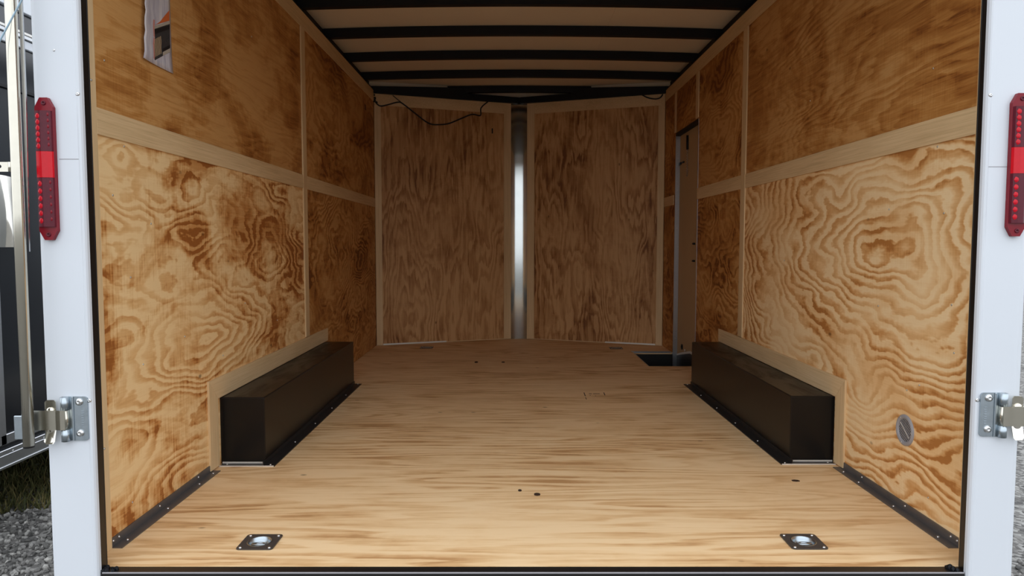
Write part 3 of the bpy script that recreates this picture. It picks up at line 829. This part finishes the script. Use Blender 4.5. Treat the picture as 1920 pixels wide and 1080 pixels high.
# ------------------------------------------------------------------ tail lights
def tail_light(side):
    s = -1 if side == 'left' else 1
    x0, x1, z0, z1 = (-1.285, -1.239, .889, 1.251) if s < 0 else (1.207, 1.253, .900, 1.264)
    cx, cz = (x0 + x1) / 2, (z0 + z1) / 2; w = (x1 - x0) / 2; h = (z1 - z0) / 2
    t = thing('tail_light', 'red vertical lamp strip on the left white rear post' if s < 0 else 'red vertical lamp strip on the right white rear post', 'tail light', (cx, -.0442, cz), 'tail lights on the rear posts')
    def oct_(w, h, c, d): return [(-w, d, -h + c), (-w + c * .55, d, -h), (w - c * .55, d, -h), (w, d, -h + c), (w, d, h - c), (w - c * .55, d, h), (-w + c * .55, d, h), (-w, d, h - c)]
    obj('housing', poly(oct_(w, h, .024, -.0005), (0, -.012, 0)), 'red_base', t)
    # lens body: a raised bar with sloped sides
    def lens(za, zb, m, name):
        pr = [(-w + .001, -.0126), (-w + .004, -.019), (-.004, -.022), (w * .45, -.021), (w - .003, -.0165), (w - .001, -.0126)]
        return obj(name, poly([(x, y, za) for x, y in pr], (0, 0, zb - za)), m, t)
    lu = lens(.045, h - .034, 'red_dark', 'upper_lens'); ll = lens(-h + .034, -.022, 'red_dark', 'lower_lens')
    lens(-.0215, .0445, 'red_reflector', 'reflector')
    for (za, zb, lp) in ((.05, h - .04, lu), (-h + .04, -.028, ll)):
        n = 6
        for k in range(n):
            z = za + (zb - za) * (k + .5) / n
            obj('led_cell', lathe([(.0085, 0), (.0075, .0008), (.004, .0016), (0, .0018)], (-.009, -.0200, z), 'y', 6), 'red_led', lp)
            obj('led_cell', lathe([(.006, 0), (.005, .0008), (0, .0015)], (.0115, -.0188, z + .004), 'y', 6), 'red_base', lp)
    for q in (-1, 1):
        screw(t, (0.001, -.0128, q * (h - .014)), 'y', 1.0, mesh=SCREW_RED)
    return t
_b = lathe([(.006, 0), (.0055, .002), (.003, .002), (.0028, .0005), (0, .0005)], (0, 0, 0), 'y', 12)
bmesh.ops.recalc_face_normals(_b, faces=list(_b.faces))
SCREW_RED = bpy.data.meshes.new('lamp_screw'); _b.to_mesh(SCREW_RED); _b.free(); SCREW_RED.materials.append(MAT['red_dark'])
tail_light('left'); tail_light('right')

# ------------------------------------------------------------------ hinges
def hinge(side):
    s = -1 if side == 'left' else 1
    # local frame: +u runs outward from the post's inner side
    ox, oz = (-1.183, .421) if s < 0 else (1.162, .432)
    t = thing('strap_hinge', 'zinc strap hinge bolted to the left post behind the chrome rod' if s < 0 else 'zinc strap hinge bolted to the right post under the red lamp', 'hinge', (ox, -.0442, oz), 'strap hinges on the rear posts')
    def X(u): return s * u
    def b(name, u0, u1, y0, y1, z0, z1, m, bev=.0012, par=None):
        a, c = sorted((X(u0), X(u1))); return obj(name, box(a, c, y0, y1, z0, z1, bev=bev), m, par or t)
    H = .0585
    # plate with rounded corners on its inner side
    c = .009; pts = []
    for (cu, cz, a0) in ((c, H - c, 90), (c, -H + c, 180)):
        for k in range(4):
            a = math.radians(a0 + 30 * k); pts.append((X(cu + c * math.cos(a)), -.0004, cz + c * math.sin(a)))
    pts += [(X(.05), -.0004, -H), (X(.05), -.0004, H)]
    pl = obj('plate', poly(pts, (0, -.004, 0)), 'zinc', t)
    for z in (.045, -.038):
        screw(pl, (X(.021), -.0043, z), 'y', 1.9, 'bolt')
    for k in range(8):
        b('ridge', .010, .017, -.0054, -.0046, -.024 + k * .0062, -.0222 + k * .0062, 'zinc', .0003, pl)
    b('fold', .036, .041, -.0075, -.0046, -H, H, 'zinc')
    # knuckles round the pin
    for (za, zb, m, r) in ((.025, H, 'zinc', .0105), (-.0265, .0245, 'nickel', .0098), (-H, -.027, 'zinc', .0105)):
        obj('knuckle', tube([(X(.0555), -.011, za), (X(.0555), -.011, zb)], r, 16), m, t)
    b('knuckle_lip', .060, .066, -.010, -.004, .027, H, 'zinc'); b('knuckle_lip', .060, .066, -.010, -.004, -H, -.029, 'zinc')
    # strap running out past the post
    pr = [(.050, -.0215), (.062, -.0225), (.075, -.020), (.10, -.022), (.150, -.020), (.150, -.0165), (.10, -.0185), (.075, -.0165), (.062, -.019), (.050, -.018)]
    sp = obj('strap', poly([(X(u), y, -.0265) for u, y in pr], (0, 0, .0515)), 'nickel', t)
    # wrapped tab standing behind the strap, above and below
    def tab(z0, z1, up_, m):
        r = .006; L = [(.078, z0), (.108, z0)]; 
        q = 1 if up_ else -1; f = 0 if up_ else -.010
        pts = [(X(.078), -.0125, z0), (X(.1065), -.0125, z0)]
        pts += [(X(.1065), -.0135 + f * .8, z1 - q * r), (X(.1065 - r), -.0140 + f, z1), (X(.078 + r * .6), -.0140 + f, z1), (X(.078), -.0135 + f * .8, z1 - q * r)]
        obj('tab', poly(pts, (0, .0025, 0)), m, t)
    tab(.0200, .0515, True, 'nickel'); tab(-.022, -.0625, False, 'polished')
    for z in (.0225, -.0255):
        obj('tab_nut', lathe([(.010, 0), (.010, .0025), (.007, .004), (0, .0042)], (X(.092), -.0128, z), 'y', 14), 'polished', t)
    return t
hinge('left'); hinge('right')

# ------------------------------------------------------------------ chrome locking rod of the opened door, left of the post
rod = thing('locking_rod', 'tall polished vertical locking rod standing left of the left white post', 'rod', (-1.3055, -.10, .36))
obj('bar', tube([(0, 0, .004), (0, -.001, .6), (.003, -.002, 1.3), (.003, -.002, 1.75)], .0132, 20), 'nickel', rod)
obj('end_cap', lathe([(.0, -.0005), (.0128, -.0005), (.0128, .004)], (0, 0, 0), 'z', 20), 'black_rubber', rod)
obj('side_channel', poly([(.0135, .012, .5), (.0215, .012, .9), (.022, .012, 1.75), (.0145, .012, 1.75), (.0125, .012, .9)], (0, .004, 0)), 'aluminium', rod)
bm = bm_holed(bmesh.new(), [(-.050, -.012), (-.0125, -.012), (-.0125, .012), (-.050, .012)], [circ(-.0405, .001, .0045, 12)], -.002, .002)
for v in bm.verts: v.co = Vector((v.co.x, v.co.z - .002, v.co.y + .711))
obj('bracket', bm, 'nickel', rod)
obj('bracket_weld', tube([(-.0145, -.004, .699), (-.0145, -.004, .723)], .0045, 8), 'nickel', rod)
obj('keeper', box(-.040, -.0145, .004, .008, .018, .080, bev=.002), 'zinc', rod)
cord = obj('thin_cord', tube([(-1.345, -.13, 1.31), (-1.313, -.132, 1.37), (-1.256, -.130, 1.469), (-1.23, -.13, 1.515)], .0021, 6), 'blue_cord')
tag(cord, 'thin pale blue cord slanting across the top of the polished rod', 'cord')

# ------------------------------------------------------------------ neighbouring black trailer
NX = -2.6
nt = thing('cargo_trailer', 'black cargo trailer with silver trim parked beyond the left post', 'trailer', (NX, 4.0, GZ))
def nb(name, d0, d1, y0, y1, z0, z1, m, bev=.003):
    return obj(name, box(-d1, -d0, y0 - 4.0, y1 - 4.0, z0 - GZ, z1 - GZ, bev=bev), m, nt)
YA, YB = 0.9, 6.4
nb('body', .012, 2.2, YA, YB, -.21, 2.28, 'black_gloss')
nb('lower_rail', -.006, .02, YA, YB, -.242, -.150, 'aluminium')
nb('lower_rail_lip', -.012, .0, YA, YB, -.242, -.228, 'aluminium', .002)
nb('lower_rail_rib', -.010, .0, YA, YB, -.182, -.174, 'aluminium', .002)
nb('door_frame_bottom', -.004, .014, 1.585, 3.2, -.125, -.075, 'aluminium')
nb('door_frame_side', -.004, .014, 1.565, 1.625, -.125, 2.0, 'aluminium')
nb('upper_molding', -.014, .014, YA, YB, 1.932, 1.968, 'aluminium')
nb('molding_rib', -.020, -.010, YA, YB, 1.952, 1.966, 'bright_strip', .002)
nb('white_band', -.004, .014, YA, YB, 1.885, 1.930, 'white_paint')
nb('top_fascia', -.010, .014, YA, YB, 2.068, 2.28, 'white_paint')
nb('panel_joint', -.003, .014, YA, YB, 1.655, 1.672, 'black_frame', .001)
for y in (1.66, 1.9):
    screw(nt, (.0065, y - 4.0, -.168 - GZ), 'x', .9)
# polished cover, bulging, above the rail
bm = bmesh.new(); rows = []
for i in range(9):
    a = i / 8
    z = 1.212 - .352 * a; row = []
    yr = 1.722 + .030 * a
    for j in range(9):
        b_ = j / 8; ang = b_ * math.pi
        row.append(bm.verts.new((.012 + .05 * math.sin(ang) * (.6 + .4 * math.sin(a * math.pi)), 1.45 + (yr - 1.45) * b_ - 4.0, z - GZ)))
    rows.append(row)
for a, b_ in zip(rows, rows[1:]):
    for j in range(8): bm.faces.new((a[j], a[j + 1], b_[j + 1], b_[j])).smooth = True
obj('polished_cover', bm, 'polished', nt)
def wheel(y):
    w = obj('wheel', lathe([(.20, 0), (.30, .0), (.33, .03), (.33, .17), (.30, .2), (.2, .19), (.18, .15), (.05, .15), (0, .16)], (-.24, y - 4.0, .33), 'x', 28), 'black_rubber', nt)
for y in (3.4, 4.25): wheel(y)
nb('rear_leg', .2, .28, 1.0, 1.08, GZ, -.21, 'black_frame')

# ------------------------------------------------------------------ ground
bm = bmesh.new()
bm_extrude_poly(bm, [(-40, -40, GZ), (40, -40, GZ), (40, 60, GZ), (-40, 60, GZ)], (0, 0, -.3))
ground = struct(obj('ground', bm, 'gravel'))
obj('verge', poly([(-9, 1.95, GZ + .001), (-2.9, 2.0, GZ + .001), (-2.45, 2.1, GZ + .001), (-2.25, 2.6, GZ + .001), (-2.3, 12, GZ + .001), (-9, 12, GZ + .001)], (0, 0, .006)), 'soil', ground)
# loose stones in the strips one can see beside the trailer
ico = bmesh.new(); bmesh.ops.create_icosphere(ico, subdivisions=1, radius=1.0)
iv = [v.co.copy() for v in ico.verts]; iface = [[v.index for v in f.verts] for f in ico.faces]; ico.free()
V, F = [], []
def stone(x, y, r):
    q = Matrix.Rotation(random.uniform(0, 6.3), 3, Vector((random.uniform(-1, 1), random.uniform(-1, 1), random.uniform(-1, 1))).normalized())
    sx_, sy_, sz_ = r * random.uniform(.8, 1.3), r * random.uniform(.7, 1.1), r * random.uniform(.45, .8)
    b0 = len(V)
    for c in iv:
        k = random.uniform(.8, 1.2)
        d = q @ Vector((c.x * sx_ * k, c.y * sy_ * k, c.z * sz_ * k))
        V.append((x + d.x, y + d.y, GZ + sz_ * .4 + d.z))
    F.extend([[b0 + i for i in f] for f in iface])
for i in range(9000):
    y = random.uniform(.55, 2.9)
    x = random.uniform(-3.5, -1.34)
    if y > 2.2 and random.random() < .8: continue
    stone(x, y, random.uniform(.008, .017))
for i in range(2600):
    y = random.uniform(.5, 8.0); x = random.uniform(1.34, 1.9) + (y + 1.9) * .12
    stone(x, y, random.uniform(.008, .018))
me = bpy.data.meshes.new('gravel_stones'); me.from_pydata(V, [], F); me.update(); me.materials.append(MAT['pebble'])
gs = bpy.data.objects.new('gravel', me); COL.objects.link(gs)
gs['kind'] = 'stuff'; gs['label'] = 'loose grey crushed gravel on the ground beside the posts'; gs['category'] = 'gravel'
V, F = [], []
for i in range(11000):
    x = random.uniform(-4.6, -2.0); y = 1.9 + abs(random.gauss(0, .8)) + .12 * math.sin(x * 5)
    h = random.uniform(.03, .10); a = random.uniform(0, 6.3); w = random.uniform(.002, .005); lx, ly = random.gauss(0, .03), random.gauss(0, .03)
    b0 = len(V); dx, dy = math.cos(a) * w, math.sin(a) * w
    V += [(x - dx, y - dy, GZ), (x + dx, y + dy, GZ), (x + lx * .5 + dx * .7, y + ly * .5 + dy * .7, GZ + h * .6), (x + lx * .5 - dx * .7, y + ly * .5 - dy * .7, GZ + h * .6), (x + lx, y + ly, GZ + h)]
    F += [[b0, b0 + 1, b0 + 2, b0 + 3], [b0 + 3, b0 + 2, b0 + 4]]
me = bpy.data.meshes.new('grass_tufts'); me.from_pydata(V, [], F); me.update(); me.materials.append(MAT['grass'])
gr = bpy.data.objects.new('grass', me); COL.objects.link(gr)
gr['kind'] = 'stuff'; gr['label'] = 'short dull green grass in the shade under the black trailer'; gr['category'] = 'grass'
